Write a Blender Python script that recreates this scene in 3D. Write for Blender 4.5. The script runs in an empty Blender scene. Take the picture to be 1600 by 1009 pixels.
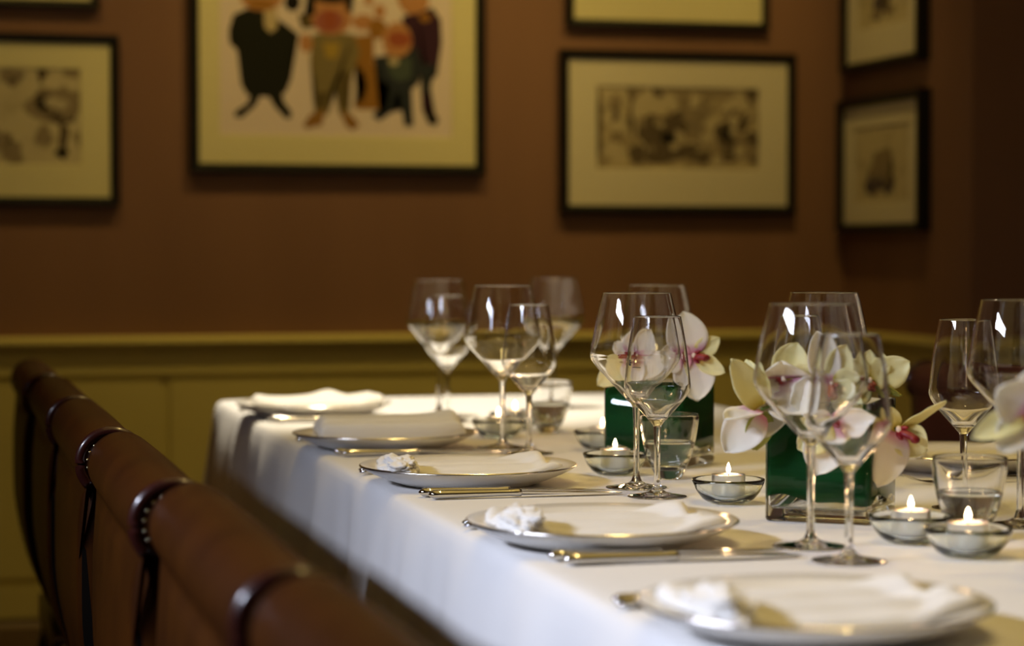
import bpy, bmesh, math, random
from mathutils import Vector, Matrix, noise
random.seed(7)
PI = math.pi
R = math.radians
scn = bpy.context.scene
C = scn.collection

# ---------------------------------------------------------------- camera
cam = bpy.data.cameras.new('camera')
cam.sensor_width = 36.0
cam.lens = 36.0 * 3500 / 1600
cam.clip_start = 0.05
camo = bpy.data.objects.new('camera', cam)
C.objects.link(camo)
camo.location = (0, 0, 1.039)
camo.rotation_euler = (R(90 - 1.874), 0, R(-14.6))
cam.dof.use_dof = True
cam.dof.focus_distance = 2.60
cam.dof.aperture_fstop = 3.5
scn.camera = camo

# ---------------------------------------------------------------- world, exposure
w = bpy.data.worlds.new('world')
scn.world = w
w.use_nodes = True
w.node_tree.nodes['Background'].inputs[0].default_value = (0.55, 0.7, 1.0, 1)
w.node_tree.nodes['Background'].inputs[1].default_value = 1.0
scn.view_settings.view_transform = 'Standard'
scn.view_settings.look = 'None'
scn.view_settings.gamma = 1.0
scn.view_settings.use_curve_mapping = False
scn.view_settings.exposure = 0.0
scn.cycles.use_denoising = True
scn.cycles.max_bounces = 14
scn.cycles.transmission_bounces = 14
scn.cycles.glossy_bounces = 6
scn.cycles.diffuse_bounces = 4
scn.cycles.transparent_max_bounces = 12
scn.cycles.sample_clamp_indirect = 15.0
scn.cycles.blur_glossy = 0.3

# ---------------------------------------------------------------- large lights
def area(name, loc, target, sx, sy, power, col):
    l = bpy.data.lights.new(name, 'AREA')
    l.shape = 'RECTANGLE'; l.size = sx; l.size_y = sy
    l.energy = power; l.color = col
    o = bpy.data.objects.new(name, l); C.objects.link(o)
    o.location = loc
    o.rotation_euler = (Vector(target) - Vector(loc)).to_track_quat('-Z', 'Z').to_euler()
    return o
def spot(name, loc, target, power, col, ang=60, blend=0.6, rad=0.03):
    l = bpy.data.lights.new(name, 'SPOT')
    l.energy = power; l.color = col; l.spot_size = R(ang); l.spot_blend = blend
    l.shadow_soft_size = rad
    o = bpy.data.objects.new(name, l); C.objects.link(o)
    o.location = loc
    o.rotation_euler = (Vector(target) - Vector(loc)).to_track_quat('-Z', 'Y').to_euler()
    return o
WARM = (1.0, 0.72, 0.24)
AMBER = (1.0, 0.70, 0.20)
wl = area('window_daylight', (-1.5, 1.70, 1.90), (0.7, 1.55, 0.75), 0.14, 1.25, 17.5, (0.75, 0.81, 1.0))
wl.data.spread = R(88)
DOWN = [(0.85, 1.0, 24), (0.85, 2.05, 24), (0.85, 3.0, 26), (0.80, 4.05, 230)]
for x, y, p in DOWN:
    spot('downlight_beam', (x, y, 2.63), (x, y + 0.02, 0.75), p, WARM if p < 50 else (1.0, 0.88, 0.68), 70 if p < 50 else 42, 0.7, 0.05)
WASH = [(0.15, 4.85, 17), (1.05, 4.85, 32), (1.90, 4.75, 30)]
for x, y, p in WASH:
    spot('wall_washer_beam', (x, y, 2.63), (x, 5.65, 1.25), p, AMBER, 75, 1.0, 0.05)
area('ceiling_bounce', (0.9, 2.4, 2.6), (0.9, 2.4, 0), 2.0, 3.0, 8, AMBER)

# ---------------------------------------------------------------- materials
def principled(name, col, rough=0.5, metal=0.0, spec=0.5, **kw):
    m = bpy.data.materials.new(name); m.use_nodes = True
    b = m.node_tree.nodes['Principled BSDF']
    b.inputs['Base Color'].default_value = (*col, 1)
    b.inputs['Roughness'].default_value = rough
    b.inputs['Metallic'].default_value = metal
    b.inputs['Specular IOR Level'].default_value = spec
    for k, v in kw.items():
        b.inputs[k.replace('_', ' ')].default_value = v
    return m
def noisy(m, c1, c2, scale=20, detail=4, bump=0.0, bscale=None, dist=0.002, stretch=(1, 1, 1), lo=0.35, hi=0.65):
    nt = m.node_tree; b = nt.nodes['Principled BSDF']
    tc = nt.nodes.new('ShaderNodeTexCoord'); mp = nt.nodes.new('ShaderNodeMapping')
    mp.inputs['Scale'].default_value = stretch
    nt.links.new(tc.outputs['Object'], mp.inputs[0])
    n = nt.nodes.new('ShaderNodeTexNoise'); n.inputs['Scale'].default_value = scale; n.inputs['Detail'].default_value = detail
    nt.links.new(mp.outputs[0], n.inputs['Vector'])
    cr = nt.nodes.new('ShaderNodeValToRGB')
    cr.color_ramp.elements[0].position = lo; cr.color_ramp.elements[1].position = hi
    cr.color_ramp.elements[0].color = (*c1, 1); cr.color_ramp.elements[1].color = (*c2, 1)
    nt.links.new(n.outputs['Fac'], cr.inputs[0]); nt.links.new(cr.outputs[0], b.inputs['Base Color'])
    if bump:
        n2 = nt.nodes.new('ShaderNodeTexNoise'); n2.inputs['Scale'].default_value = bscale or scale * 4; n2.inputs['Detail'].default_value = 3
        nt.links.new(mp.outputs[0], n2.inputs['Vector'])
        bp = nt.nodes.new('ShaderNodeBump'); bp.inputs['Strength'].default_value = bump; bp.inputs['Distance'].default_value = dist
        nt.links.new(n2.outputs['Fac'], bp.inputs['Height']); nt.links.new(bp.outputs[0], b.inputs['Normal'])
    return m
M = {}
M['wall'] = noisy(principled('brown_wall_paper', (0.2, 0.1, 0.055), 0.75, spec=0.2), (0.215, 0.112, 0.070), (0.25, 0.132, 0.080), 3, 3, 0.15, 300, 0.001, (1, 1, 0.15))
M['wainscot'] = noisy(principled('olive_cream_paint', (0.4, 0.3, 0.1), 0.5, spec=0.3), (0.58, 0.50, 0.17), (0.63, 0.54, 0.19), 2, 2)
M['skirting'] = principled('brown_skirting_paint', (0.20, 0.13, 0.06), 0.5)
M['ceiling'] = principled('warm_ceiling_paint', (0.75, 0.62, 0.28), 0.8)
M['floor'] = noisy(principled('dark_wood_floor', (0.08, 0.04, 0.02), 0.4), (0.05, 0.025, 0.012), (0.10, 0.05, 0.025), 6, 6, stretch=(8, 0.6, 1))
M['frame'] = noisy(principled('black_frame_wood', (0.006, 0.005, 0.004), 0.45, spec=0.3), (0.004, 0.0035, 0.003), (0.009, 0.007, 0.006), 30, 3, stretch=(1, 1, 6))
M['mat_board'] = noisy(principled('cream_mat_board', (0.7, 0.55, 0.24), 0.85, spec=0.1), (0.70, 0.64, 0.34), (0.75, 0.68, 0.38), 200, 2)
M['mat_pale'] = noisy(principled('pale_mat_board', (0.7, 0.58, 0.3), 0.85, spec=0.1), (0.66, 0.60, 0.42), (0.70, 0.64, 0.46), 200, 2)
M['paper'] = principled('print_paper', (0.76, 0.64, 0.56), 0.85, spec=0.1)
M['paper_grey'] = noisy(principled('ink_wash_paper', (0.45, 0.36, 0.2), 0.9, spec=0.1), (0.20, 0.15, 0.08), (0.52, 0.43, 0.25), 28, 5, lo=0.3, hi=0.62)
M['paper_light'] = noisy(principled('sketch_paper', (0.6, 0.5, 0.3), 0.9, spec=0.1), (0.42, 0.35, 0.20), (0.58, 0.50, 0.30), 30, 4, lo=0.25, hi=0.5)
for k, c in dict(ink=(0.015, 0.012, 0.01), ink_mid=(0.12, 0.09, 0.055), ink_soft=(0.28, 0.22, 0.13), wash=(0.50, 0.42, 0.26), suit_black=(0.018, 0.018, 0.012),
                 suit_khaki=(0.22, 0.17, 0.07), khaki_dark=(0.11, 0.08, 0.03), skin=(0.50, 0.24, 0.10), skin_pink=(0.36, 0.12, 0.08), hair=(0.01, 0.01, 0.01),
                 orange=(0.32, 0.15, 0.03), red=(0.34, 0.09, 0.04), navy=(0.03, 0.035, 0.04), teal=(0.07, 0.09, 0.07), plum=(0.05, 0.02, 0.035),
                 shoe=(0.012, 0.01, 0.008), tan=(0.30, 0.15, 0.04), yellow=(0.40, 0.27, 0.05), shirt=(0.55, 0.44, 0.25), lilac_ink=(0.10, 0.08, 0.085)).items():
    M[k] = principled('print_' + k, c, 0.9, spec=0.1)

def cloth_mat(name, col, tint=None, sc=900):
    m = principled(name, col, 0.85, spec=0.15)
    b = m.node_tree.nodes['Principled BSDF']
    b.inputs['Sheen Weight'].default_value = 0.15
    noisy(m, tuple(c * 0.96 for c in col), col, 5, 3, 0.12, sc, 0.0006)
    return m
M['cloth'] = cloth_mat('white_linen', (0.80, 0.79, 0.78))
M['napkin'] = cloth_mat('napkin_linen', (0.82, 0.80, 0.76))
M['porcelain'] = principled('white_porcelain', (0.84, 0.81, 0.75), 0.2)
M['platinum'] = principled('platinum_line', (0.78, 0.75, 0.70), 0.2, 1.0)
M['silver'] = principled('polished_silver', (0.62, 0.60, 0.56), 0.08, 1.0)
M['blade'] = principled('brushed_blade', (0.72, 0.70, 0.66), 0.2, 1.0)
def glass(name, col=(1, 1, 1), rough=0.0, ior=1.5):
    m = bpy.data.materials.new(name); m.use_nodes = True
    nt = m.node_tree; nt.nodes.remove(nt.nodes['Principled BSDF'])
    g = nt.nodes.new('ShaderNodeBsdfGlass'); g.inputs['Color'].default_value = (*col, 1)
    g.inputs['Roughness'].default_value = rough; g.inputs['IOR'].default_value = ior
    nt.links.new(g.outputs[0], nt.nodes['Material Output'].inputs[0])
    return m
M['crystal'] = glass('clear_crystal')
M['bowl_glass'] = glass('greenish_glass', (0.975, 0.992, 0.982))
M['vase_glass'] = glass('vase_glass', (0.985, 0.99, 0.985), 0.0, 1.36)
M['water'] = glass('water', (0.97, 0.99, 0.97), 0.0, 1.33)
M['leafwrap'] = noisy(principled('dark_leaf', (0.004, 0.05, 0.012), 0.5, spec=0.1), (0.0025, 0.048, 0.010), (0.006, 0.090, 0.020), 12, 4, 0.3, 60, 0.001, (0.4, 0.4, 3))
M['stem'] = principled('green_stem', (0.10, 0.17, 0.025), 0.5)
M['alu'] = principled('aluminium_cup', (0.75, 0.75, 0.76), 0.28, 1.0)
M['wax'] = principled('candle_wax', (0.9, 0.82, 0.72), 0.4, Subsurface_Weight=0.6)
M['wax'].node_tree.nodes['Principled BSDF'].inputs['Subsurface Radius'].default_value = (0.01, 0.006, 0.003)
M['wick'] = principled('wick', (0.02, 0.015, 0.01), 0.9)
def emit(name, col, s):
    m = bpy.data.materials.new(name); m.use_nodes = True
    nt = m.node_tree; nt.nodes.remove(nt.nodes['Principled BSDF'])
    e = nt.nodes.new('ShaderNodeEmission'); e.inputs[0].default_value = (*col, 1); e.inputs[1].default_value = s
    nt.links.new(e.outputs[0], nt.nodes['Material Output'].inputs[0]); return m
M['flame'] = emit('flame', (1.0, 0.66, 0.34), 40)
M['lamp'] = emit('lamp_disc', (1.0, 0.82, 0.55), 20)
M['leather'] = noisy(principled('brown_leather', (0.05, 0.02, 0.005), 0.42, spec=0.12), (0.030, 0.0080, 0.0009), (0.050, 0.0145, 0.0014), 9, 4, 0.25, 420, 0.0008)
M['piping'] = principled('oxblood_leather_piping', (0.032, 0.007, 0.005), 0.25, spec=0.5, Coat_Weight=0.3)
M['near_black'] = principled('near_black_panel', (0.006, 0.004, 0.003), 0.6, spec=0.15)
M['burgundy'] = noisy(principled('burgundy_leather', (0.07, 0.01, 0.008), 0.5), (0.055, 0.009, 0.007), (0.08, 0.013, 0.009), 9, 4, 0.25, 420, 0.0008)
M['brass'] = principled('aged_brass_nails', (0.75, 0.62, 0.40), 0.25, 1.0)
M['wood'] = noisy(principled('dark_walnut', (0.05, 0.02, 0.01), 0.35), (0.035, 0.015, 0.008), (0.07, 0.03, 0.014), 8, 4, stretch=(5, 5, 0.6))
M['etch'] = principled('dark_etching', (0.02, 0.02, 0.02), 0.6)
M['lip'] = noisy(principled('orchid_lip', (0.30, 0.01, 0.025), 0.45), (0.17, 0.003, 0.010), (0.30, 0.008, 0.022), 60, 3)
M['lip_rust'] = noisy(principled('orchid_lip_rust', (0.25, 0.04, 0.015), 0.45), (0.2, 0.02, 0.01), (0.34, 0.07, 0.02), 60, 3)
M['column'] = principled('orchid_column', (0.85, 0.70, 0.60), 0.5)
def petal_mat(name, tip, base, mid):
    m = principled(name, tip, 0.55, spec=0.25)
    nt = m.node_tree; b = nt.nodes['Principled BSDF']
    a = nt.nodes.new('ShaderNodeAttribute'); a.attribute_name = 'along'
    cr = nt.nodes.new('ShaderNodeValToRGB')
    cr.color_ramp.elements[0].position = 0.05; cr.color_ramp.elements[0].color = (*base, 1)
    cr.color_ramp.elements[1].position = 0.8; cr.color_ramp.elements[1].color = (*tip, 1)
    e = cr.color_ramp.elements.new(0.24); e.color = (*mid, 1)
    nt.links.new(a.outputs['Fac'], cr.inputs[0]); nt.links.new(cr.outputs[0], b.inputs['Base Color'])
    tr = nt.nodes.new('ShaderNodeBsdfTranslucent'); nt.links.new(cr.outputs[0], tr.inputs[0])
    mx = nt.nodes.new('ShaderNodeMixShader'); mx.inputs[0].default_value = 0.3
    nt.links.new(b.outputs[0], mx.inputs[1]); nt.links.new(tr.outputs[0], mx.inputs[2])
    nt.links.new(mx.outputs[0], nt.nodes['Material Output'].inputs[0]); return m
M['petal_w'] = petal_mat('petal_white_pink', (0.93, 0.91, 0.82), (0.68, 0.30, 0.42), (0.92, 0.86, 0.78))
M['petal_y'] = petal_mat('petal_cream_yellow', (0.90, 0.86, 0.50), (0.60, 0.48, 0.08), (0.86, 0.80, 0.38))
M['petal_g'] = petal_mat('petal_green', (0.58, 0.58, 0.15), (0.30, 0.32, 0.05), (0.48, 0.50, 0.11))

# ---------------------------------------------------------------- mesh helpers
def obj(name, bm, mat, parent=None, smooth=True, mats=None, keep=False):
    me = bpy.data.meshes.new(name)
    if not keep: bmesh.ops.recalc_face_normals(bm, faces=bm.faces[:])
    bm.to_mesh(me); bm.free()
    for mm in (mats or [mat]):
        me.materials.append(mm)
    if smooth:
        for p in me.polygons: p.use_smooth = True
    o = bpy.data.objects.new(name, me); C.objects.link(o)
    if parent: o.parent = parent
    return o
def tag(o, label, cat, group=None):
    o['label'] = label; o['category'] = cat
    if group: o['group'] = group
    return o
def thing(name, label, cat, loc=(0, 0, 0), rz=0, group=None):
    o = bpy.data.objects.new(name, None); C.objects.link(o)
    o.empty_display_size = 0.02
    o.location = loc; o.rotation_euler = (0, 0, rz)
    return tag(o, label, cat, group)
def struct(name, bm, mat, smooth=False):
    o = obj(name, bm, mat, None, smooth); o['kind'] = 'structure'; return o
def dup(root, loc, rz=0, label=None):
    r = root.copy(); C.objects.link(r); r.location = loc; r.rotation_euler = (0, 0, rz)
    if label: r['label'] = label
    for ch in list(root.children):
        c = ch.copy(); C.objects.link(c); c.parent = r
        for g in ch.children:
            d = g.copy(); C.objects.link(d); d.parent = c
    return r
def box(bm, x0, x1, y0, y1, z0, z1, bevel=0.0, seg=2, mi=0):
    vs = [bm.verts.new((x, y, z)) for x in (x0, x1) for y in (y0, y1) for z in (z0, z1)]
    fs = []
    for q in ((0, 1, 3, 2), (4, 6, 7, 5), (0, 4, 5, 1), (2, 3, 7, 6), (0, 2, 6, 4), (1, 5, 7, 3)):
        f = bm.faces.new([vs[i] for i in q]); f.material_index = mi; fs.append(f)
    if bevel:
        es = list({e for f in fs for e in f.edges})
        bmesh.ops.bevel(bm, geom=es, offset=bevel, segments=seg, profile=0.5, affect='EDGES')
    return bm
def B(*a, **k):
    return box(bmesh.new(), *a, **k)
def lathe(prof, n=48, closed=False, bm=None, center=(0, 0)):
    """prof: list of (r, z). r == 0 gives a pole."""
    bm = bm or bmesh.new(); rings = []
    for r, z in prof:
        if r < 1e-6:
            rings.append([bm.verts.new((center[0], center[1], z))])
        else:
            rings.append([bm.verts.new((center[0] + r * math.cos(2 * PI * i / n), center[1] + r * math.sin(2 * PI * i / n), z)) for i in range(n)])
    pairs = list(zip(rings, rings[1:]))
    if closed: pairs.append((rings[-1], rings[0]))
    for a, b in pairs:
        for i in range(n):
            j = (i + 1) % n
            if len(a) == 1 and len(b) == 1: continue
            if len(a) == 1: bm.faces.new((a[0], b[i], b[j]))
            elif len(b) == 1: bm.faces.new((a[i], b[0], a[j]))
            else: bm.faces.new((a[i], b[i], b[j], a[j]))
    return bm
def smooth_path(pts, sub=6):
    """Catmull-Rom through the points."""
    P = [Vector(p) for p in pts]; out = []
    for i in range(len(P) - 1):
        p0 = P[max(i - 1, 0)]; p1 = P[i]; p2 = P[i + 1]; p3 = P[min(i + 2, len(P) - 1)]
        for k in range(sub):
            t = k / sub
            out.append(0.5 * ((2 * p1) + (-p0 + p2) * t + (2 * p0 - 5 * p1 + 4 * p2 - p3) * t * t + (-p0 + 3 * p1 - 3 * p2 + p3) * t ** 3))
    out.append(P[-1]); return out
def tube(pts, rads, n=10, bm=None, squash=1.0, caps=True):
    bm = bm or bmesh.new(); rings = []
    P = [Vector(p) for p in pts]
    if not isinstance(rads, (list, tuple)): rads = [rads] * len(P)
    up = Vector((0, 0, 1))
    for i, p in enumerate(P):
        t = (P[min(i + 1, len(P) - 1)] - P[max(i - 1, 0)]).normalized()
        a = t.cross(up)
        if a.length < 1e-3: a = t.cross(Vector((0, 1, 0)))
        a.normalize(); b = a.cross(t).normalized()
        rings.append([bm.verts.new(p + (a * math.cos(2 * PI * k / n) + b * squash * math.sin(2 * PI * k / n)) * rads[i]) for k in range(n)])
    for r0, r1 in zip(rings, rings[1:]):
        for k in range(n):
            bm.faces.new((r0[k], r0[(k + 1) % n], r1[(k + 1) % n], r1[k]))
    if caps:
        bm.faces.new(rings[0][::-1]); bm.faces.new(rings[-1])
    return bm
def prism(poly, y0, y1, bm=None):
    """poly in (x, z), extruded along y."""
    bm = bm or bmesh.new()
    a = [bm.verts.new((x, y0, z)) for x, z in poly]; b = [bm.verts.new((x, y1, z)) for x, z in poly]
    n = len(poly)
    for i in range(n):
        bm.faces.new((a[i], a[(i + 1) % n], b[(i + 1) % n], b[i]))
    bm.faces.new(a); bm.faces.new(b[::-1]); return bm

# ---------------------------------------------------------------- room
X0, X1, Y0, Y1, H = -1.6, 3.4, -1.6, 5.65, 2.7
PX, PY = 2.4, 4.88      # corner where the side wall comes forward
struct('floor', B(X0 - .1, X1 + .1, Y0 - .1, Y1 + .1, -0.05, 0), M['floor'])
struct('ceiling', B(X0 - .1, X1 + .1, Y0 - .1, Y1 + .1, H, H + 0.05), M['ceiling'])
struct('wall_back', B(X0, PX, Y1, Y1 + .1, 0, H), M['wall'])
struct('wall_corner', B(PX, X1, PY, Y1 + .1, 0, H), M['wall'])
struct('wall_right', B(X1, X1 + .1, Y0, Y1 + .1, 0, H), M['wall'])
struct('wall_front', B(X0, X1, Y0 - .1, Y0, 0, H), M['wall'])
WY0, WY1, WZ0, WZ1 = 1.56, 1.84, 1.24, 2.56
bm = bmesh.new()
box(bm, X0 - .1, X0, Y0, WY0, 0, H); box(bm, X0 - .1, X0, WY1, Y1 + .1, 0, H)
box(bm, X0 - .1, X0, WY0, WY1, 0, WZ0); box(bm, X0 - .1, X0, WY0, WY1, WZ1, H)
struct('wall_left', bm, M['wall'])
bm = bmesh.new()
for y0, y1, z0, z1 in ((WY0, WY0 + .04, WZ0, WZ1), (WY1 - .04, WY1, WZ0, WZ1), (WY0, WY1, WZ0, WZ0 + .04), (WY0, WY1, WZ1 - .04, WZ1), ((WY0 + WY1) / 2 - .012, (WY0 + WY1) / 2 + .012, WZ0, WZ1)):
    box(bm, X0 - .07, X0 - .02, y0, y1, z0, z1)
wf = struct('window_1', bm, M['wainscot'])
pane = obj('pane', B(X0 - .05, X0 - .046, WY0 + .04, WY1 - .04, WZ0 + .04, WZ1 - .04), M['vase_glass'], wf)

def wainscot(bm, p0, p1, nrm, grooves):
    """panelling slab with a rail, panels and grooves along the segment p0-p1, thickness along nrm."""
    p0 = Vector((*p0, 0)); p1 = Vector((*p1, 0)); d = (p1 - p0); L = d.length; d.normalize(); n = Vector((*nrm, 0))
    def slab(a, b, z0, z1, t0, t1):
        c = [p0 + d * a + n * t0, p0 + d * b + n * t0, p0 + d * b + n * t1, p0 + d * a + n * t1]
        lo = [bm.verts.new((v.x, v.y, z0)) for v in c]; hi = [bm.verts.new((v.x, v.y, z1)) for v in c]
        bm.faces.new(lo[::-1]); bm.faces.new(hi)
        for i in range(4): bm.faces.new((lo[i], lo[(i + 1) % 4], hi[(i + 1) % 4], hi[i]))
    slab(0, L, 0.13, 0.795, 0, 0.010)                   # ground
    slab(0, L, 0.728, 0.780, 0.010, 0.022)               # frieze rail
    slab(0, L, 0.130, 0.210, 0.010, 0.022)               # bottom rail
    g = [0] + sorted(grooves) + [L]
    for a, b in zip(g, g[1:]):
        aa = a + (0.013 if a else 0); bb = b - (0.013 if b < L else 0)
        slab(aa, bb, 0.228, 0.710, 0.010, 0.020)
    return slab
bm = bmesh.new(); s = wainscot(bm, (X0, Y1), (PX, Y1), (0, -1), [0.37, 1.27, 2.17, 3.07, 3.85])
struct('trim_2', bm, M['wainscot'])
bm = bmesh.new(); wainscot(bm, (PX, Y1 - .02), (PX, PY), (-1, 0), [])
struct('trim_4', bm, M['wainscot'])
bm = bmesh.new(); wainscot(bm, (PX - .02, PY), (X1, PY), (0, -1), [0.5])
struct('trim_6', bm, M['wainscot'])
def capprof(bm, p0, p1, nrm):
    p0 = Vector((*p0, 0)); p1 = Vector((*p1, 0)); n = Vector((*nrm, 0))
    prof = [(0, .780), (.024, .780), (.030, .790), (.034, .796), (.044, .800), (.048, .808), (.046, .817), (.038, .822), (0, .824)]
    a = [bm.verts.new(p0 + n * t + Vector((0, 0, z))) for t, z in prof]; b = [bm.verts.new(p1 + n * t + Vector((0, 0, z))) for t, z in prof]
    for i in range(len(prof) - 1): bm.faces.new((a[i], a[i + 1], b[i + 1], b[i]))
    bm.faces.new(a); bm.faces.new(b[::-1]); bm.faces.new((a[0], b[0], b[-1], a[-1]))
def skirt(bm, p0, p1, nrm):
    p0 = Vector((*p0, 0)); p1 = Vector((*p1, 0)); n = Vector((*nrm, 0))
    prof = [(0, 0), (.026, 0), (.026, .105), (.022, .115), (.014, .125), (.012, .13), (0, .13)]
    a = [bm.verts.new(p0 + n * t + Vector((0, 0, z))) for t, z in prof]; b = [bm.verts.new(p1 + n * t + Vector((0, 0, z))) for t, z in prof]
    for i in range(len(prof) - 1): bm.faces.new((a[i], a[i + 1], b[i + 1], b[i]))
    bm.faces.new(a); bm.faces.new(b[::-1])
for nm, f, mm in (('trim_1', capprof, 'wainscot'), ('baseboard_back', skirt, 'skirting')):
    bm = bmesh.new(); f(bm, (X0, Y1), (PX, Y1), (0, -1)); f(bm, (PX, Y1), (PX, PY - .04), (-1, 0)); f(bm, (PX - .04, PY), (X1, PY), (0, -1))
    struct(nm, bm, M[mm])

# ---------------------------------------------------------------- ceiling fittings
def downlight(x, y, label):
    t = thing('ceiling_downlight', label, 'light', (x, y, H), 0, 'recessed ceiling downlights')
    obj('trim_ring', lathe([(.032, -.001), (.048, -.001), (.050, -.006), (.046, -.010), (.036, -.010), (.032, -.004)], 32, True), M['silver'], t)
    obj('lamp_disc', lathe([(0, -.004), (.030, -.004)], 24), M['lamp'], t)
names = ['above the near end of the table', 'above the middle of the table', 'above the far half of the table', 'above the far end of the table']
for (x, y, p), nm in zip(DOWN, names): downlight(x, y, 'small recessed ceiling downlight ' + nm)
for (x, y, p), nm in zip(WASH, ['the large colour print', 'the middle of the back wall', 'the wide ink drawing']):
    downlight(x, y, 'small recessed ceiling downlight aimed at ' + ('the left half of the back wall' if x < .5 else nm))

# ---------------------------------------------------------------- pictures
WOB = .12
def ell(cx, cy, rx, ry, rot=0, n=20):
    c, s = math.cos(R(rot)), math.sin(R(rot)); out = []
    for i in range(n):
        a = 2 * PI * i / n; q = 1 + WOB * noise.noise(Vector((math.cos(a) * 1.6 + cx * .31, math.sin(a) * 1.6 + cy * .17, .5)))
        x, y = rx * q * math.cos(a), ry * q * math.sin(a)
        out.append((cx + x * c - y * s, cy + x * s + y * c))
    return out
def picture(name, label, loc, rz, w, h, fw, depth, mat, mwin, art, shapes, group, paper):
    """outer size w x h, standing on loc (bottom centre, on the wall), local -y faces the room. mwin: art window x0,x1,z0,z1"""
    t = thing(name, label, 'picture', loc, rz, group)
    t.rotation_euler = (0, 0, rz)
    bm = bmesh.new()
    o = [(-w / 2, 0), (w / 2, 0), (w / 2, h), (-w / 2, h)]
    prof = [(0, -.002), (0, -depth + .004), (.004, -depth), (fw - .006, -depth + .002), (fw, -depth + .008), (fw, -.002)]
    rings = []
    for ins, y in prof:
        rings.append([bm.verts.new((x + (ins if x < 0 else -ins), y, z + (ins if z < h / 2 else -ins))) for x, z in o])
    for a, b in zip(rings, rings[1:] + rings[:1]):
        for i in range(4): bm.faces.new((a[i], a[(i + 1) % 4], b[(i + 1) % 4], b[i]))
    obj('frame', bm, M['frame'], t, False)
    # mat board with a bevelled window
    bm = bmesh.new(); yb = -depth * 0.55
    x0, x1, z0, z1 = mwin; e = fw - .001
    O = [(-w / 2 + e, e), (w / 2 - e, e), (w / 2 - e, h - e), (-w / 2 + e, h - e)]
    I = [(x0, z0), (x1, z0), (x1, z1), (x0, z1)]; J = [(x0 + .002, z0 + .002), (x1 - .002, z0 + .002), (x1 - .002, z1 - .002), (x0 + .002, z1 - .002)]
    r0 = [bm.verts.new((x, yb, z)) for x, z in O]; r1 = [bm.verts.new((x, yb, z)) for x, z in I]; r2 = [bm.verts.new((x, yb + .002, z)) for x, z in J]
    for a, b in ((r0, r1), (r1, r2)):
        for i in range(4): bm.faces.new((a[i], a[(i + 1) % 4], b[(i + 1) % 4], b[i]))
    obj('mat_board', bm, M[mat], t, False)
    # printed sheet
    bm = bmesh.new(); mats = [M[paper]]; idx = {}
    ya = yb + .0035
    vs = [bm.verts.new((x, ya, z)) for x, z in I]; bm.faces.new(vs)
    for k, (mk, poly) in enumerate(shapes):
        if mk not in idx: idx[mk] = len(mats); mats.append(M[mk])
        poly = [(min(max(x, x0 + .0025), x1 - .0025), min(max(z, z0 + .0025), z1 - .0025)) for x, z in poly]
        vs = [bm.verts.new((x, ya - .00004 * (k + 1), z)) for x, z in poly]
        f = bm.faces.new(vs); f.material_index = idx[mk]
    bmesh.ops.triangulate(bm, faces=[f for f in bm.faces if len(f.verts) > 4])
    obj('artwork', bm, None, t, False, mats)
    return t

# big colour print of five comic men; coordinates (cx, cy) are drawing units
K = .000514
def U(poly, ox=785, oy=880, k=K): return [((x - ox) * k, (oy - y) * k) for x, y in poly]
S = []
def e_(m, *a): S.append((m, U(ell(*a))))
def p_(m, *pts): S.append((m, U(pts)))
# man in black, at the left
p_('suit_black', (262, 110), (330, 78), (420, 85), (520, 150), (585, 200), (570, 270), (548, 300), (545, 420), (520, 480), (470, 510), (330, 500), (300, 450), (290, 290), (245, 250), (240, 190))
p_('shirt', (412, 85), (480, 80), (478, 170), (445, 195), (415, 165))
p_('suit_black', (350, 480), (400, 490), (370, 550), (300, 612), (265, 605), (270, 580), (330, 540))
p_('suit_black', (430, 490), (500, 480), (510, 530), (548, 580), (545, 608), (520, 612), (460, 550))
e_('skin', 400, 10, 105, 80); e_('hair', 400, -60, 100, 50); e_('ink', 555, 40, 40, 45)
e_('orange', 400, 55, 70, 22)
# man in khaki
p_('orange', (860, 200), (960, 190), (960, 330), (1000, 440), (990, 560), (870, 560), (858, 540), (912, 510), (925, 440), (910, 380), (865, 330))
p_('suit_khaki', (650, 200), (720, 180), (860, 190), (890, 280), (860, 370), (845, 430), (835, 590), (785, 590), (778, 480), (758, 430), (738, 480), (728, 590), (662, 590), (668, 440), (640, 330))
p_('khaki_dark', (790, 380), (840, 370), (835, 560), (797, 560), (785, 470)); p_('khaki_dark', (665, 480), (730, 480), (715, 560), (670, 560))
p_('yellow', (705, 235), (790, 235), (775, 310), (720, 310)); p_('tan', (640, 590), (715, 560), (700, 640), (620, 660), (605, 640))
p_('tan', (790, 570), (850, 590), (888, 640), (850, 665), (815, 640)); e_('skin', 620, 240, 32, 45)
p_('khaki_dark', (580, 100), (660, 90), (680, 160), (600, 170))
e_('skin', 745, 90, 105, 105); e_('skin_pink', 735, 130, 75, 60); e_('red', 740, 120, 35, 50); e_('hair', 740, -20, 130, 60); p_('hair', (625, 0), (665, 10), (665, 100), (610, 110)); p_('hair', (815, 0), (860, 0), (850, 90), (820, 70))
# man behind with raised hands
e_('skin', 905, 130, 55, 40); e_('orange', 980, 160, 50, 50); e_('skin', 990, 75, 28, 35); e_('skin', 935, 10, 22, 40)
# man in dark coat at the right
p_('plum', (1100, 100), (1180, 70), (1260, 50), (1300, 110), (1305, 220), (1280, 390), (1240, 400), (1230, 520), (1285, 600), (1280, 632), (1240, 625), (1205, 560), (1195, 400), (1150, 300))
p_('navy', (1195, 330), (1280, 330), (1275, 390), (1245, 400), (1240, 470), (1200, 480)); p_('shoe', (1210, 550), (1240, 560), (1288, 610), (1275, 635), (1235, 625))
e_('skin', 1160, 10, 78, 75); e_('orange', 1220, 100, 30, 22)
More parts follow.
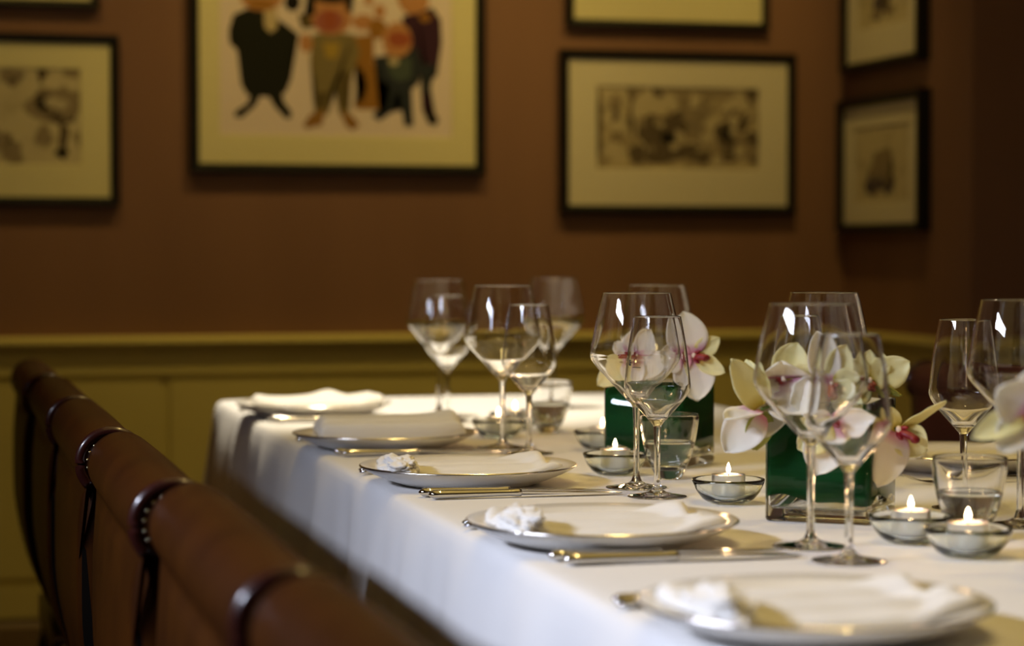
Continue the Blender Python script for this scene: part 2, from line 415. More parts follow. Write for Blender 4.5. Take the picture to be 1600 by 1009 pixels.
# small man in blue
p_('navy', (960, 300), (1030, 290), (1180, 250), (1200, 320), (1190, 420), (1150, 460), (1155, 600), (1160, 640), (1115, 640), (1100, 560), (1095, 480), (1070, 480), (1050, 570), (990, 612), (955, 600), (960, 575), (1030, 530), (1040, 440), (990, 410))
p_('teal', (1030, 310), (1150, 300), (1150, 400), (1080, 420), (1035, 380)); e_('wash', 1060, 320, 26, 20)
e_('skin', 1075, 215, 75, 90); e_('red', 1090, 210, 62, 40)
def pos(x, z): return (x, Y1, z)
BW, BH = .760, .86
picture('framed_print', 'large black-framed colour print of five comic standing men on the back wall', (1.014, Y1 - .001, 1.232), 0, BW, BH, .024, .03, 'mat_board',
        (-.305, .295, .094, .80), None, S, 'black framed pictures on the back wall', 'paper')
# left ink drawing
WOB = .75
S = []
def U2(poly): return [((x - 190) * .000575, (920 - y) * .000575) for x, y in poly]
for m, a in (('ink_soft', (205, 480, 105, 75)), ('ink_mid', (150, 480, 42, 40)), ('ink', (140, 487, 20, 22)), ('ink_mid', (230, 540, 55, 40)), ('ink_soft', (280, 490, 45, 60, 30)), ('ink_mid', (232, 620, 18, 80)), ('ink', (222, 695, 24, 24)),
             ('ink_mid', (150, 350, 22, 40)), ('ink_soft', (290, 340, 60, 24)), ('wash', (215, 480, 45, 35)), ('ink_soft', (320, 640, 40, 45)), ('ink_soft', (150, 620, 30, 60)), ('ink_soft', (20, 370, 40, 35)), ('ink_mid', (15, 385, 20, 12)),
             ('ink_soft', (20, 700, 45, 40)), ('ink_mid', (-130, 500, 60, 120)), ('ink_soft', (-60, 640, 70, 60)), ('ink_mid', (-220, 450, 40, 90))):
    S.append((m, [(x + .0 , z) for x, z in U2(ell(*a))]))
S = [(m, [(x + .135, z) for x, z in p]) for m, p in S]
picture('framed_drawing', 'black-framed ink sketch with wide cream mat, on the wall beside the large colour print', (.166, Y1 - .001, 1.147), 0, .59, .422, .022, .028, 'mat_board',
        (-.20, .202, .10, .338), None, S, 'black framed pictures on the back wall', 'paper_light')
picture('framed_drawing', 'black-framed picture just above the ink sketch, only its lower edge showing', (.118, Y1 - .001, 1.633), 0, .59, .42, .019, .028, 'mat_board',
        (-.19, .19, .11, .33), None, [('ink_mid', ell(0, .22, .08, .06))], 'black framed pictures on the back wall', 'paper_light')
# wide drawing at the right of the back wall
def U3(poly): return [((x - 580) * .000625, (960 - y) * .000625) for x, y in poly]
S = []
for m, a in (('ink_soft', (580, 440, 350, 35)), ('wash', (300, 470, 55, 50)), ('wash', (300, 560, 52, 60)), ('ink_soft', (300, 490, 30, 30)), ('ink_mid', (300, 545, 16, 32)), ('wash', (300, 695, 55, 32)), ('ink_mid', (228, 570, 14, 175)), ('ink_mid', (372, 540, 12, 150)),
             ('wash', (480, 490, 75, 50)), ('wash', (415, 560, 30, 90)), ('ink_mid', (520, 630, 85, 80)), ('ink', (545, 625, 35, 45, 20)), ('ink_mid', (510, 590, 50, 40)), ('ink_mid', (395, 715, 45, 38)), ('ink_mid', (540, 700, 90, 45)), ('ink_soft', (640, 520, 60, 60)),
             ('ink_mid', (600, 590, 30, 35)), ('ink_soft', (670, 600, 50, 60)), ('ink_mid', (680, 720, 45, 26)), ('wash', (728, 600, 22, 50)), ('wash', (820, 500, 75, 30, -20)), ('ink_mid', (800, 620, 60, 60)), ('ink', (800, 620, 30, 35)), ('ink_mid', (870, 570, 35, 40)), ('ink_mid', (900, 640, 35, 32)),
             ('ink_mid', (815, 715, 45, 26)), ('wash', (745, 735, 30, 24)), ('ink_soft', (900, 700, 50, 50)), ('ink_mid', (905, 445, 30, 40)), ('wash', (650, 480, 30, 30))):
    S.append((m, U3(ell(*a))))
rnd = random.Random(5)
for k in range(46):
    S.append((rnd.choice(['ink_mid', 'ink_soft', 'wash', 'ink_mid', 'ink_soft']), U3(ell(rnd.uniform(400, 920), rnd.uniform(430, 740), rnd.uniform(8, 26), rnd.uniform(8, 24), rnd.uniform(0, 90)))))
picture('framed_drawing', 'black-framed wide dark ink drawing of a crowded scene, above the flower vases', (1.924, Y1 - .001, 1.133), 0, .655, .428, .023, .03, 'mat_pale',
        (-.228, .226, .117, .335), None, S, 'black framed pictures on the back wall', 'paper_grey')
picture('framed_drawing', 'black-framed picture right above the wide crowded drawing, only its lower edge showing', (1.895, Y1 - .001, 1.622), 0, .56, .42, .019, .028, 'mat_board',
        (-.17, .17, .11, .33), None, [('ink_mid', ell(0, .22, .08, .06))], 'black framed pictures on the back wall', 'paper_light')
# two upright pictures on the side face of the corner (local -y must face -x)
S = [('ink_soft', ell(.0, .15, .07, .05)), ('lilac_ink', ell(-.02, .125, .07, .022)), ('lilac_ink', ell(.055, .118, .03, .022)), ('ink_soft', ell(.04, .17, .03, .04)), ('ink_soft', ell(-.02, .155, .03, .02)), ('ink_mid', ell(.06, .15, .015, .03))]
picture('framed_sketch', 'small upright black-framed faint pencil sketch on the side wall, lower of the two', (PX - .001, 5.36, 1.085), -PI / 2, .52, .352, .022, .038, 'mat_pale',
        (-.17, .17, .075, .275), None, S, 'two small pictures on the side wall', 'paper_light')
S = [('lilac_ink', ell(.0, .17, .05, .04)), ('ink_mid', ell(.02, .19, .03, .04)), ('ink_soft', ell(-.04, .14, .03, .012)), ('ink_soft', ell(.05, .14, .03, .012))]
picture('framed_sketch', 'small upright black-framed sketch on the side wall, upper of the two', (PX - .001, 5.355, 1.508), -PI / 2, .49, .40, .022, .038, 'mat_pale',
        (-.16, .16, .105, .33), None, S, 'two small pictures on the side wall', 'paper_light')

# ---------------------------------------------------------------- table and cloth
TX0, TX1, TY0, TY1, TZ = .53, 1.43, .75, 4.33, .75
t = thing('dining_table', 'long rectangular dining table covered by the white tablecloth', 'table', ((TX0 + TX1) / 2, (TY0 + TY1) / 2, 0))
hx, hy = (TX1 - TX0) / 2 - .012, (TY1 - TY0) / 2 - .012
obj('tabletop', B(-hx, hx, -hy, hy, TZ - .045, TZ - .006, bevel=.008), M['wood'], t)
for sx in (-1, 1):
    for sy in (-1, 1):
        x, y = sx * (hx - .22), sy * (hy - .12)
        obj('leg', B(x - .03, x + .03, y - .03, y + .03, 0, TZ - .046, bevel=.004), M['wood'], t)
def tablecloth():
    bm = bmesh.new()
    # perimeter of a rounded rectangle, ccw
    rc = .055; per = []
    def arc(cx, cy, a0):
        for k in range(10): a = a0 + PI / 2 * k / 9; per.append((cx + rc * math.cos(a), cy + rc * math.sin(a), math.cos(a), math.sin(a)))
    def line(x0, y0, x1, y1, nx, ny):
        L = math.hypot(x1 - x0, y1 - y0); n = int(L / .018)
        for k in range(1, n): per.append((x0 + (x1 - x0) * k / n, y0 + (y1 - y0) * k / n, nx, ny))
    arc(TX1 - rc, TY0 + rc, -PI / 2); line(TX1, TY0 + rc, TX1, TY1 - rc, 1, 0)
    arc(TX1 - rc, TY1 - rc, 0); line(TX1 - rc, TY1, TX0 + rc, TY1, 0, 1)
    arc(TX0 + rc, TY1 - rc, PI / 2); line(TX0, TY1 - rc, TX0, TY0 + rc, -1, 0)
    arc(TX0 + rc, TY0 + rc, PI); line(TX0 + rc, TY0, TX1 - rc, TY0, 0, -1)
    n = len(per); s = 0; ss = []
    for i in range(n):
        ss.append(s); q = per[(i + 1) % n]; s += math.hypot(q[0] - per[i][0], q[1] - per[i][1])
    # (inset, z, fold weight)
    prof = [(.05, TZ, 0), (.025, TZ, 0), (.010, TZ - .0008, 0), (.004, TZ - .003, 0.01), (.0, TZ - .008, .03), (-.003, TZ - .018, .06), (-.006, TZ - .04, .26), (-.009, TZ - .08, .46), (-.012, TZ - .13, .62), (-.014, TZ - .18, .76), (-.016, TZ - .225, .86), (-.017, TZ - .262, .92)]
    rings = []
    for ins, z, wgt in prof:
        ring = []
        for i, (x, y, nx, ny) in enumerate(per):
            u = ss[i]
            f = noise.noise(Vector((u * 4.3, z * 0.5, 3.1))) * .022 + noise.noise(Vector((u * 11, z * .8, 7.7))) * .010 + abs(noise.noise(Vector((u * 7.0, 1.2, 0.3)))) * .034 + max(0, 1 - abs(((u * 1.0) % .31) - .15) / .012) * .0035
            if abs(nx) > .05 and abs(ny) > .05: f += .03 * wgt
            d = -ins + (f + .006) * wgt
            ring.append(bm.verts.new((x + nx * d, y + ny * d, z)))
        rings.append(ring)
    for a, b in zip(rings, rings[1:]):
        for i in range(n):
            bm.faces.new((a[i], b[i], b[(i + 1) % n], a[(i + 1) % n]))
    bm.faces.new(rings[0])
    bm.normal_update()
    return bm
o = obj('tablecloth', tablecloth(), M['cloth']); tag(o, 'white linen tablecloth hanging in folds over the long dining table', 'tablecloth')
sm = o.modifiers.new('solid', 'SOLIDIFY'); sm.thickness = .0015; sm.offset = -1

# ---------------------------------------------------------------- plates and napkins
PR = .134
def make_plate(label, loc):
    t = thing('dinner_plate', label, 'plate', loc, 0, 'dinner plates set along the table')
    prof = [(0, .004), (.072, .004), (.075, .0), (.082, .0), (.086, .0022), (.102, .0075), (.118, .0140), (.1295, .0198), (.1335, .0225), (.1345, .0235), (.1335, .0250),
            (.118, .0225), (.100, .0175), (.090, .012), (.080, .0095), (0, .009)]
    obj('dish', lathe(prof, 96), M['porcelain'], t)
    obj('rim_line', lathe([(.1334, .02515), (.1343, .0246), (.1348, .0238), (.1348, .0232)], 96), M['platinum'], t)
    return t
def napkin(label, loc, seed, x0=-.108, x1=.112, y0=-.072, y1=.074, lift=.0, th=.010, peak=None, crumple=True):
    rnd = random.Random(seed)
    t = thing('folded_napkin', label, 'napkin', (loc[0], loc[1], loc[2]), 0, 'folded napkins on the dinner plates')
    nx, ny = 56, 40
    def floor_z(x, y):
        r = math.hypot(x, y)
        if r < .08: return .0100
        if r < .10: return .0100 + (r - .08) / .02 * .0085
        return .0185 + (r - .1) / .034 * .0075
    bm = bmesh.new(); top = []; bot = []
    for i in range(nx + 1):
        a = []; b = []
        for j in range(ny + 1):
            u = i / nx; v = j / ny
            xx = x0 + (x1 - x0) * u; yy = y0 + (y1 - y0) * v
            yy *= (1.0 - .22 * abs(2 * u - 1) ** 2.5); xx += .006 * math.sin(v * 5 + seed)
            edge = min(u, 1 - u, 1) * nx; ev = min(v, 1 - v) * ny
            round_ = min(1, (min(edge, 2.5) / 2.5) ** .5) * min(1, (min(ev, 2.0) / 2.0) ** .5)
            fz = floor_z(xx, yy)
            pl = 0
            for k, (c, sl, hh) in enumerate(((.25, .10, .0035), (.48, -.06, .0042), (.70, .12, .003))):
                q = v - (c + sl * (u - .5) + .02 * math.sin(seed + k * 2 + u * 4))
                pl += 1.5 * hh * (1 / (1 + math.exp(-q * 90))) * (1 if k % 2 == 0 else -1)
            zz = max(fz + .0012, .0118 + lift) + th * .35 + (th * .65 + pl + .0015 * noise.noise(Vector((u * 5, v * 4, seed)))) * round_
            if peak:
                pu, pv, ph, pw = peak
                zz += ph * math.exp(-((u - pu) ** 2 + (v - pv) ** 2) / pw)
            a.append(bm.verts.new((xx, yy, zz))); b.append(bm.verts.new((xx, yy, fz + .0008)))
        top.append(a); bot.append(b)
    for i in range(nx):
        for j in range(ny):
            bm.faces.new((top[i][j], top[i + 1][j], top[i + 1][j + 1], top[i][j + 1]))
            bm.faces.new((bot[i][j], bot[i][j + 1], bot[i + 1][j + 1], bot[i + 1][j]))
    for i in range(nx):
        bm.faces.new((bot[i][0], bot[i + 1][0], top[i + 1][0], top[i][0])); bm.faces.new((top[i][ny], top[i + 1][ny], bot[i + 1][ny], bot[i][ny]))
    for j in range(ny):
        bm.faces.new((bot[0][j + 1], bot[0][j], top[0][j], top[0][j + 1])); bm.faces.new((bot[nx][j], bot[nx][j + 1], top[nx][j + 1], top[nx][j]))
    obj('folded_cloth', bm, M['napkin'], t)
    if crumple:
        bm = bmesh.new(); bmesh.ops.create_icosphere(bm, subdivisions=5, radius=1)
        for v in bm.verts:
            p = v.co.copy(); nn = noise.noise(p * 1.7 + Vector((seed * 3.1, 0, 0))) * .42 + abs(noise.noise(p * 3.6 + Vector((0, seed, 0)))) * .34
            p *= 1 + nn
            p.x *= .021 - .006 * max(0, p.y); p.y *= .046; p.z *= .0125
            v.co = (p.x + x0 + .016, p.y - .035, max(p.z + .0285 + lift, .021))
        o = obj('rolled_end', bm, M['napkin'], t)
    return t
plates = [((.646, 1.574), 'nearest the camera'), ((.640, 2.105), 'second from the camera'), ((.644, 2.687), 'third from the camera'),
          ((.642, 3.200), 'fourth from the camera'), ((.646, 3.847), 'farthest, at the table corner')]
params = [dict(x0=-.105, x1=.108, th=.009), dict(x0=-.108, x1=.104, th=.008), dict(x0=-.110, x1=.104, th=.008), dict(x0=-.098, x1=.112, th=.014, lift=.016, crumple=False, peak=(.93, .75, .008, .02)), dict(x0=-.10, x1=.118, th=.011, lift=.006, crumple=False, peak=(.62, .9, .010, .012))]
for k, ((x, y), nm) in enumerate(plates):
    make_plate('white dinner plate on the chair side of the table, ' + nm, (x, y, TZ))
    napkin('folded cream napkin on the chair-side plate ' + nm, (x, y, TZ), k + 1, **params[k])
make_plate('white platinum-rimmed dinner plate across the table beside the burgundy chair', (1.315, 2.70, TZ))
napkin('folded napkin on the plate across the table by the burgundy chair', (1.315, 2.70, TZ), 9, x0=-.118, x1=.10, th=.008, crumple=True)

# ---------------------------------------------------------------- cutlery
def knife_parts(t):
    pts = [(-.002, 0), (.0, .0045), (.004, .0085), (.012, .0088), (.05, .0075), (.095, .0065), (.104, .0080), (.108, .0078)]
    bm = tube([(x, 0, .0062) for x, r in pts], [max(r * .86, .0008) for x, r in pts], 14, squash=.72)
    obj('handle', bm, M['silver'], t)
    # blade: curved outline, thin wedge
    up = [(.106, .0055), (.12, .0078), (.16, .0092), (.20, .0088), (.222, .0060), (.232, .0005)]
    dn = [(.225, -.0045), (.20, -.0075), (.16, -.0085), (.12, -.0075), (.106, -.0055)]
    bm = bmesh.new(); out = up + dn
    a = [bm.verts.new((x, y, .0075 - (x - .106) * .035)) for x, y in out]; b = [bm.verts.new((x, y, .0055 - (x - .106) * .03)) for x, y in out]
    bm.faces.new(a); bm.faces.new(b[::-1])
    for i in range(len(out)): bm.faces.new((a[i], b[i], b[(i + 1) % len(out)], a[(i + 1) % len(out)]))
    obj('blade', bm, M['blade'], t, False)
def fork_parts(t):
    pts = [(-.002, .0008), (.0, .0045), (.006, .0080), (.03, .0072), (.08, .0045), (.12, .0036), (.145, .0042)]
    zs = [.004, .004, .0045, .0055, .007, .008, .0065]
    obj('handle', tube([(x, 0, z) for (x, r), z in zip(pts, zs)], [r for x, r in pts], 12, squash=.45), M['silver'], t)
    bm = bmesh.new(); secs = [(.143, .004, .0065), (.152, .009, .0045), (.162, .0118, .0025), (.172, .012, .0022)]
    prev = None
    for x, hw, z in secs:
        r = [bm.verts.new((x, -hw, z + .0012)), bm.verts.new((x, hw, z + .0012)), bm.verts.new((x, hw, z)), bm.verts.new((x, -hw, z))]
        if prev:
            for i in range(4): bm.faces.new((prev[i], prev[(i + 1) % 4], r[(i + 1) % 4], r[i]))
        else: bm.faces.new(r)
        prev = r
    bm.faces.new(prev[::-1])
    for k in range(4):
        y = -.0102 + k * .0068
        tube([(.171, y, .0028), (.185, y, .0034), (.200, y, .0065), (.212, y * .96, .0125)], [.0016, .0015, .0012, .0006], 6, bm=bm, squash=.8)
    obj('tines', bm, M['silver'], t)
knife = fork = None
def put_knife(x, y, rz, label):
    global knife
    if knife is None:
        knife = thing('table_knife', label, 'knife', (x, y, TZ), rz, 'knives beside the plates'); knife_parts(knife)
    else: dup(knife, (x, y, TZ), rz, label)
def put_fork(x, y, rz, label, z=TZ):
    global fork
    if fork is None:
        fork = thing('table_fork', label, 'fork', (x, y, z), rz, 'forks beside the plates'); fork_parts(fork)
    else: dup(fork, (x, y, z), rz, label)
pn = ['nearest plate', 'second plate from the front', 'third plate from the front', 'fourth plate from the front', 'farthest plate']
for (x, y), nm in list(zip([p[0] for p in plates], pn))[1:]:
    dy = {2.105: (-.118, -.144), 2.687: (-.143, -.166), 3.2: (-.105, -.128), 3.847: (-.118, -.142)}[y]
    x1 = {2.105: .555, 2.687: .553, 3.2: .55, 3.847: .548}[y]
    put_knife(x1, y + dy[0] + .004, R(1.0), 'silver knife beside the ' + nm + ', closer to its rim')
    put_knife(x1 + .006, y + dy[1], R(-.4), 'silver knife beside the ' + nm + ', farther from its rim')
for (x, y), nm in list(zip([p[0] for p in plates], pn)):
    x1 = .536
    put_fork(x1, y + .142, R(.5), 'silver fork beyond the ' + nm + ', the inner of the pair')
    put_fork(x1 + .004, y + .168, R(-.5), 'silver fork beyond the ' + nm + ', the outer of the pair')
put_fork(1.372, 2.535, PI, 'silver fork in front of the plate across the table by the burgundy chair')

# ---------------------------------------------------------------- wine glasses
def shell(outer, th, rim_round=True):
    """outer: profile from junction up to the rim (r, z) -> wall going up outside, over the rim, down inside"""
    return outer
def glass_profiles(kind):
    if kind == 'L':
        out = [(.0047, .098), (.0058, .1005), (.0085, .1035), (.016, .1115), (.028, .1245), (.040, .1375), (.049, .1475), (.0540, .1545), (.0562, .1600), (.0560, .1665), (.0535, .1810), (.0490, .2050), (.0440, .2270), (.0415, .2365)]
        foot_r, th = .0375, .0011
    else:
        out = [(.0045, .082), (.0056, .0845), (.0080, .0875), (.0145, .0950), (.0235, .1050), (.0320, .1150), (.0368, .1225), (.0388, .1290), (.0385, .1360), (.0370, .1500), (.0340, .1750), (.0300, .1980), (.0275, .2110)]
        foot_r, th = .0350, .0010
    P = [(p.x, p.z) for p in smooth_path([(r, 0, z) for r, z in out], 8)]
    rim = P[-1]
    ins = []
    zb = out[2][1] + .0035
    for r, z in P[::-1]:
        if z < zb + .001: break
        tk = th + .0022 * max(0, 1 - (z - zb) / .02)
        ins.append((max(r - tk, .0005), z + (0 if z == rim[1] else tk * .55)))
    ins[0] = (rim[0] - th, rim[1])
    mid = (rim[0] - th / 2, rim[1] + th * .45)
    ins = [p for p in ins if p[0] > .0015]
    bowl = P + [mid] + ins + [(0, ins[-1][1] - .0010)]
    zj = out[0][1]
    st = [(.0047 if kind == 'L' else .0045, zj), (.0040, zj - .012), (.0036, zj - .03), (.0036, zj * .5), (.0038, .022), (.0046, .014), (.0068, .0085)]
    stem = [(p.x, p.z) for p in smooth_path([(r, 0, z) for r, z in st], 3)]
    foot = [(.0068, .0085), (.011, .0060), (.018, .0042), (.027, .0028), (foot_r - .001, .0018), (foot_r, .0010), (foot_r - .0008, .0003), (.030, .0003), (.012, .0012), (0, .0016)]
    return bowl, stem, foot
def make_wineglass(kind, label):
    bowl, stem, foot = glass_profiles(kind)
    t = thing('wine_glass', label, 'wine glass', (0, 0, 0), 0, 'large wine glasses' if kind == 'L' else 'small wine glasses')
    obj('bowl', lathe(bowl, 96), M['crystal'], t)
    obj('stem', lathe(stem, 32), M['crystal'], t)
    obj('foot', lathe(foot, 64), M['crystal'], t)
    return t
big = make_wineglass('L', ''); small = make_wineglass('S', '')
LG = [((.830, 2.587), 'large empty wine glass beside the third plate, behind the small sharp glass'),
      ((.829, 2.029), 'large empty wine glass beside the second plate, in front of the nearer full vase'),
      ((.809, 3.160), 'large empty wine glass standing beside the fourth plate'),
      ((.862, 3.815), 'large empty wine glass near the farthest plate'),
      ((1.110, 3.960), 'large empty wine glass far back, behind the farther water tumbler'),
      ((1.038, 3.139), 'large empty wine glass behind the farther orchid vase'),
      ((1.061, 2.557), 'large empty wine glass rising behind the blooms of the nearer full vase'),
      ((1.105, 2.130), 'large empty wine glass at the right edge, behind the cut-off bloom')]
SG = [((.823, 2.486), 'small empty wine glass in sharp focus with a tiny dark etched mark on its bowl'),
      ((.824, 1.924), 'small empty wine glass nearest the camera, right of the large one'),
      ((.822, 3.060), 'small empty wine glass beside the large one at the fourth plate'),
      ((.848, 3.690), 'small empty wine glass in front of the large one near the farthest plate'),
      ((.990, 2.470), 'small empty wine glass mostly hidden behind the blooms of the nearer full vase'),
      ((1.118, 2.290), 'small empty wine glass before the burgundy chair')]
for k, ((x, y), lb) in enumerate(LG):
    if k == 0: big.location = (x, y, TZ); big['label'] = lb
    else: dup(big, (x, y, TZ), k * .7, lb)
for k, ((x, y), lb) in enumerate(SG):
    if k == 0: small.location = (x, y, TZ); small['label'] = lb
    else: dup(small, (x, y, TZ), k * .7, lb)
# the small fill mark etched on the sharp glass, on the camera-left side of the bowl
bm = bmesh.new()
def on_bowl(ang, z):
    r = .0375 + (.150 - z) * .035 + .0002
    return Vector((r * math.cos(ang), r * math.sin(ang), z))
A0 = R(194)   # direction round the bowl
def stroke(pts, wd):
    p = [on_bowl(A0 + a * 1.5 / .037, z) for a, z in pts]
    tube(p, wd, 6, bm=bm)
stroke([(.0012, .1605), (-.0006, .1610), (-.0012, .1598), (.0, .1587), (.0013, .1577), (.0004, .1563), (-.0012, .1567)], .0006)
stroke([(.0010, .1588), (-.0009, .1575), (-.0012, .1556), (.0004, .1549), (.0011, .1556)], .0006)
stroke([(.0035, .1530), (.0075, .1530), (.0115, .1530)], .0004)
obj('etched_mark', bm, M['etch'], small)

# ---------------------------------------------------------------- tealights in glass bowls
def make_tealight():
    t = thing('tealight_bowl', '', 'candle holder', (0, 0, 0), 0, 'round glass tealight bowls')
    out = [(0, .0004), (.017, .0), (.023, .0012), (.030, .0060), (.0360, .0135), (.0402, .0225), (.0416, .0262), (.0412, .0282), (.0398, .0286), (.0380, .0272), (.0362, .0225), (.0320, .0150), (.0260, .0095), (.0205, .0072), (0, .0066)]
    obj('bowl', lathe(out, 64), M['bowl_glass'], t)
    cup = obj('candle_cup', lathe([(0, .0078), (.0185, .0078), (.0190, .0090), (.0192, .0325), (.0196, .0332), (.0190, .0332), (.0187, .0320), (.0185, .0160), (0, .0156)], 48), M['alu'], t)
    obj('wax', lathe([(0, .0160), (.0183, .0160), (.0184, .0312), (.0170, .0310), (.006, .0303), (0, .0301)], 40), M['wax'], t)
    obj('wick', tube([(0, 0, .0300), (.0003, 0, .035), (.001, 0, .0375)], .0005, 8), M['wick'], t)
    obj('flame', lathe([(0, .0345), (.0014, .0353), (.0026, .0375), (.0026, .0400), (.0015, .0438), (.0005, .0462), (0, .0470)], 16), M['flame'], t)
    return t
T = make_tealight()
TL = [((.881, 2.403), 'glass tealight bowl in sharp focus, alone in front of the nearer full vase'), ((.852, 2.745), 'glass tealight bowl at the foot of the large glass, before the farther vase'),
      ((.940, 3.090), 'glass tealight bowl beside the left corner of the farther vase'), ((.846, 3.330), 'glass tealight bowl farther back, behind the stem of the large glass'),
      ((.909, 3.470), 'farthest glass tealight bowl, next to the far water tumbler'), ((.935, 2.030), 'glass tealight bowl by the right corner of the nearer vase, left of the nearest bowl'),
      ((.945, 1.925), 'glass tealight bowl nearest the camera, in front of the right-hand water tumbler')]
for k, ((x, y), lb) in enumerate(TL):
    if k == 0: T.location = (x, y, TZ); T['label'] = lb; o = T
    else: o = dup(T, (x, y, TZ), k * 1.1, lb)
    l = bpy.data.lights.new('candle_glow', 'POINT'); l.energy = .05; l.color = (1, .60, .28); l.shadow_soft_size = .004
    lo = bpy.data.objects.new('candle_glow', l); C.objects.link(lo); lo.location = (0, 0, .054); lo.parent = o

# ---------------------------------------------------------------- water tumblers
def make_tumbler():
    t = thing('water_tumbler', '', 'water glass', (0, 0, 0), 0, 'stemless water tumblers')
    out = [(0, .0), (.0125, .0), (.0158, .0012), (.0205, .011), (.0275, .027), (.0330, .045), (.0362, .063), (.0376, .076), (.0372, .0815), (.0362, .0825), (.0350, .0812), (.0352, .076), (.0336, .063), (.0302, .045), (.0245, .029), (.0185, .0185), (.010, .0145), (0, .014)]
    P = [(p.x, p.z) for p in smooth_path([(r, 0, z) for r, z in out[1:-1]], 3)]
    obj('tumbler', lathe([(0, 0)] + P + [(0, .014)], 64), M['crystal'], t)
    obj('water', lathe([(0, .0138), (.010, .0143), (.0187, .0183), (.0247, .0290), (.0304, .0448), (.0309, .0480), (.0300, .0475), (0, .0473)], 56), M['water'], t)
    return t
G = make_tumbler()
for k, ((x, y), lb) in enumerate([((.902, 2.678), 'stemless tumbler half full of water, behind the small sharp wine glass'), ((.945, 3.400), 'stemless tumbler of water farthest back, near the far tealights'), ((1.005, 2.045), 'stemless tumbler of water on the right, behind the nearest tealight bowl')]):
    if k == 0: G.location = (x, y, TZ); G['label'] = lb
    else: dup(G, (x, y, TZ), k, lb)

# ---------------------------------------------------------------- vases
def vase(label, x, y, rz, h, hs=.0575):
    t = thing('square_vase', label, 'vase', (x, y, TZ), rz, 'square glass vases')
    bm = bmesh.new(); wl = .0035; base = .014
    def ring(s, z, r): 
        out = []
        for cx, cy, a0 in ((s - r, s - r, 0), (-s + r, s - r, 90), (-s + r, -s + r, 180), (s - r, -s + r, 270)):
            for k in range(5): a = R(a0 + 22.5 * k); out.append(bm.verts.new((cx + r * math.cos(a), cy + r * math.sin(a), z)))
        return out
    rs = [ring(hs - .003, .0005, .004), ring(hs - .0008, .0012, .005), ring(hs, .004, .005), ring(hs, h - .0012, .005), ring(hs - .0012, h, .004), ring(hs - wl + .001, h, .003), ring(hs - wl, h - .0015, .003), ring(hs - wl, base + .004, .003), ring(hs - wl - .003, base, .003)]
    for a, b in zip(rs, rs[1:]):
        n = len(a)
        for i in range(n): bm.faces.new((a[i], a[(i + 1) % n], b[(i + 1) % n], b[i]))
    bm.faces.new(rs[0]); bm.faces.new(rs[-1])
    o = obj('glass_box', bm, M['vase_glass'], t, True)
    # broad leaf wrapped inside the walls, its lower edge wavy
    bm = bmesh.new(); s = hs - wl + .0004; n = 26; cols = []
    per = []
    for (ax, ay), (bx, by) in (((-s, -s), (s, -s)), ((s, -s), (s, s)), ((s, s), (-s, s)), ((-s, s), (-s, -s))):
        for k in range(n): per.append((ax + (bx - ax) * k / n, ay + (by - ay) * k / n))
    rows = 8; grid = []
    for i, (px, py) in enumerate(per):
        u = i / len(per)
        zl = .024 + .0035 * math.sin(u * 2 * PI * 3 + 1) + .002 * math.sin(u * 2 * PI * 7); zh = h - .010 + .002 * math.sin(u * 2 * PI * 5)
        q = 1 - .04 * abs(math.sin(u * PI * 4)) * 0
        grid.append([(bm.verts.new((px, py, zl + (zh - zl) * j / rows)), bm.verts.new((px * .965, py * .965, zl + (zh - zl) * j / rows))) for j in range(rows + 1)])
    m = len(grid)
    for i in range(m):
        A, Bq = grid[i], grid[(i + 1) % m]
        for j in range(rows):
            bm.faces.new((A[j][0], Bq[j][0], Bq[j + 1][0], A[j + 1][0])); bm.faces.new((A[j][1], A[j + 1][1], Bq[j + 1][1], Bq[j][1]))
        bm.faces.new((A[0][0], A[0][1], Bq[0][1], Bq[0][0])); bm.faces.new((A[-1][0], Bq[-1][0], Bq[-1][1], A[-1][1]))
    obj('leaf_lining', bm, M['leafwrap'], t)
    return t
VN = [('square glass vase lined with dark green leaf, nearer of the two whole ones', .9407, 2.2455, R(-37.7), .128),
      ('square glass vase lined with dark green leaf, farther back behind the sharp glass', .9515, 2.864, R(-41), .112),
      ('square glass vase cut off by the right edge, nearest the camera', .9930, 1.757, R(-38), .122)]
for v in VN: vase(*v)

# ---------------------------------------------------------------- orchid blooms
def petal(bm, lay, base, dx, dy, dn, ln, wd, roll, cup, curl, seed):
    """dx along the petal, dy across, dn out of the petal."""
    nu, nv = 16, 10; g = []
    q = Matrix.Rotation(roll, 3, dx); dy = q @ dy; dn = q @ dn
    for i in range(nu + 1):
        u = i / nu; row = []
        hw = wd * .5 * (math.sin(PI * min(1, (u * .93 + .05)) ** .82)) ** .62 if u < 1 else 0
        hw = max(hw, wd * .04)
        for j in range(nv + 1):
            v = 2 * j / nv - 1
            p = base + dx * (ln * (u - .03 * v * v * u)) + dy * (hw * v) + dn * (cup * wd * (v * v - .3) * math.sin(PI * u * .9) + curl * ln * u * u + .0012 * noise.noise(Vector((u * 5, v * 3, seed))) + .0018 * u * math.sin(v * 6 + seed) * abs(v))
            vt = bm.verts.new(p); vt[lay] = u; row.append(vt)
        g.append(row)
    for i in range(nu):
        for j in range(nv): bm.faces.new((g[i][j], g[i + 1][j], g[i + 1][j + 1], g[i][j + 1]))
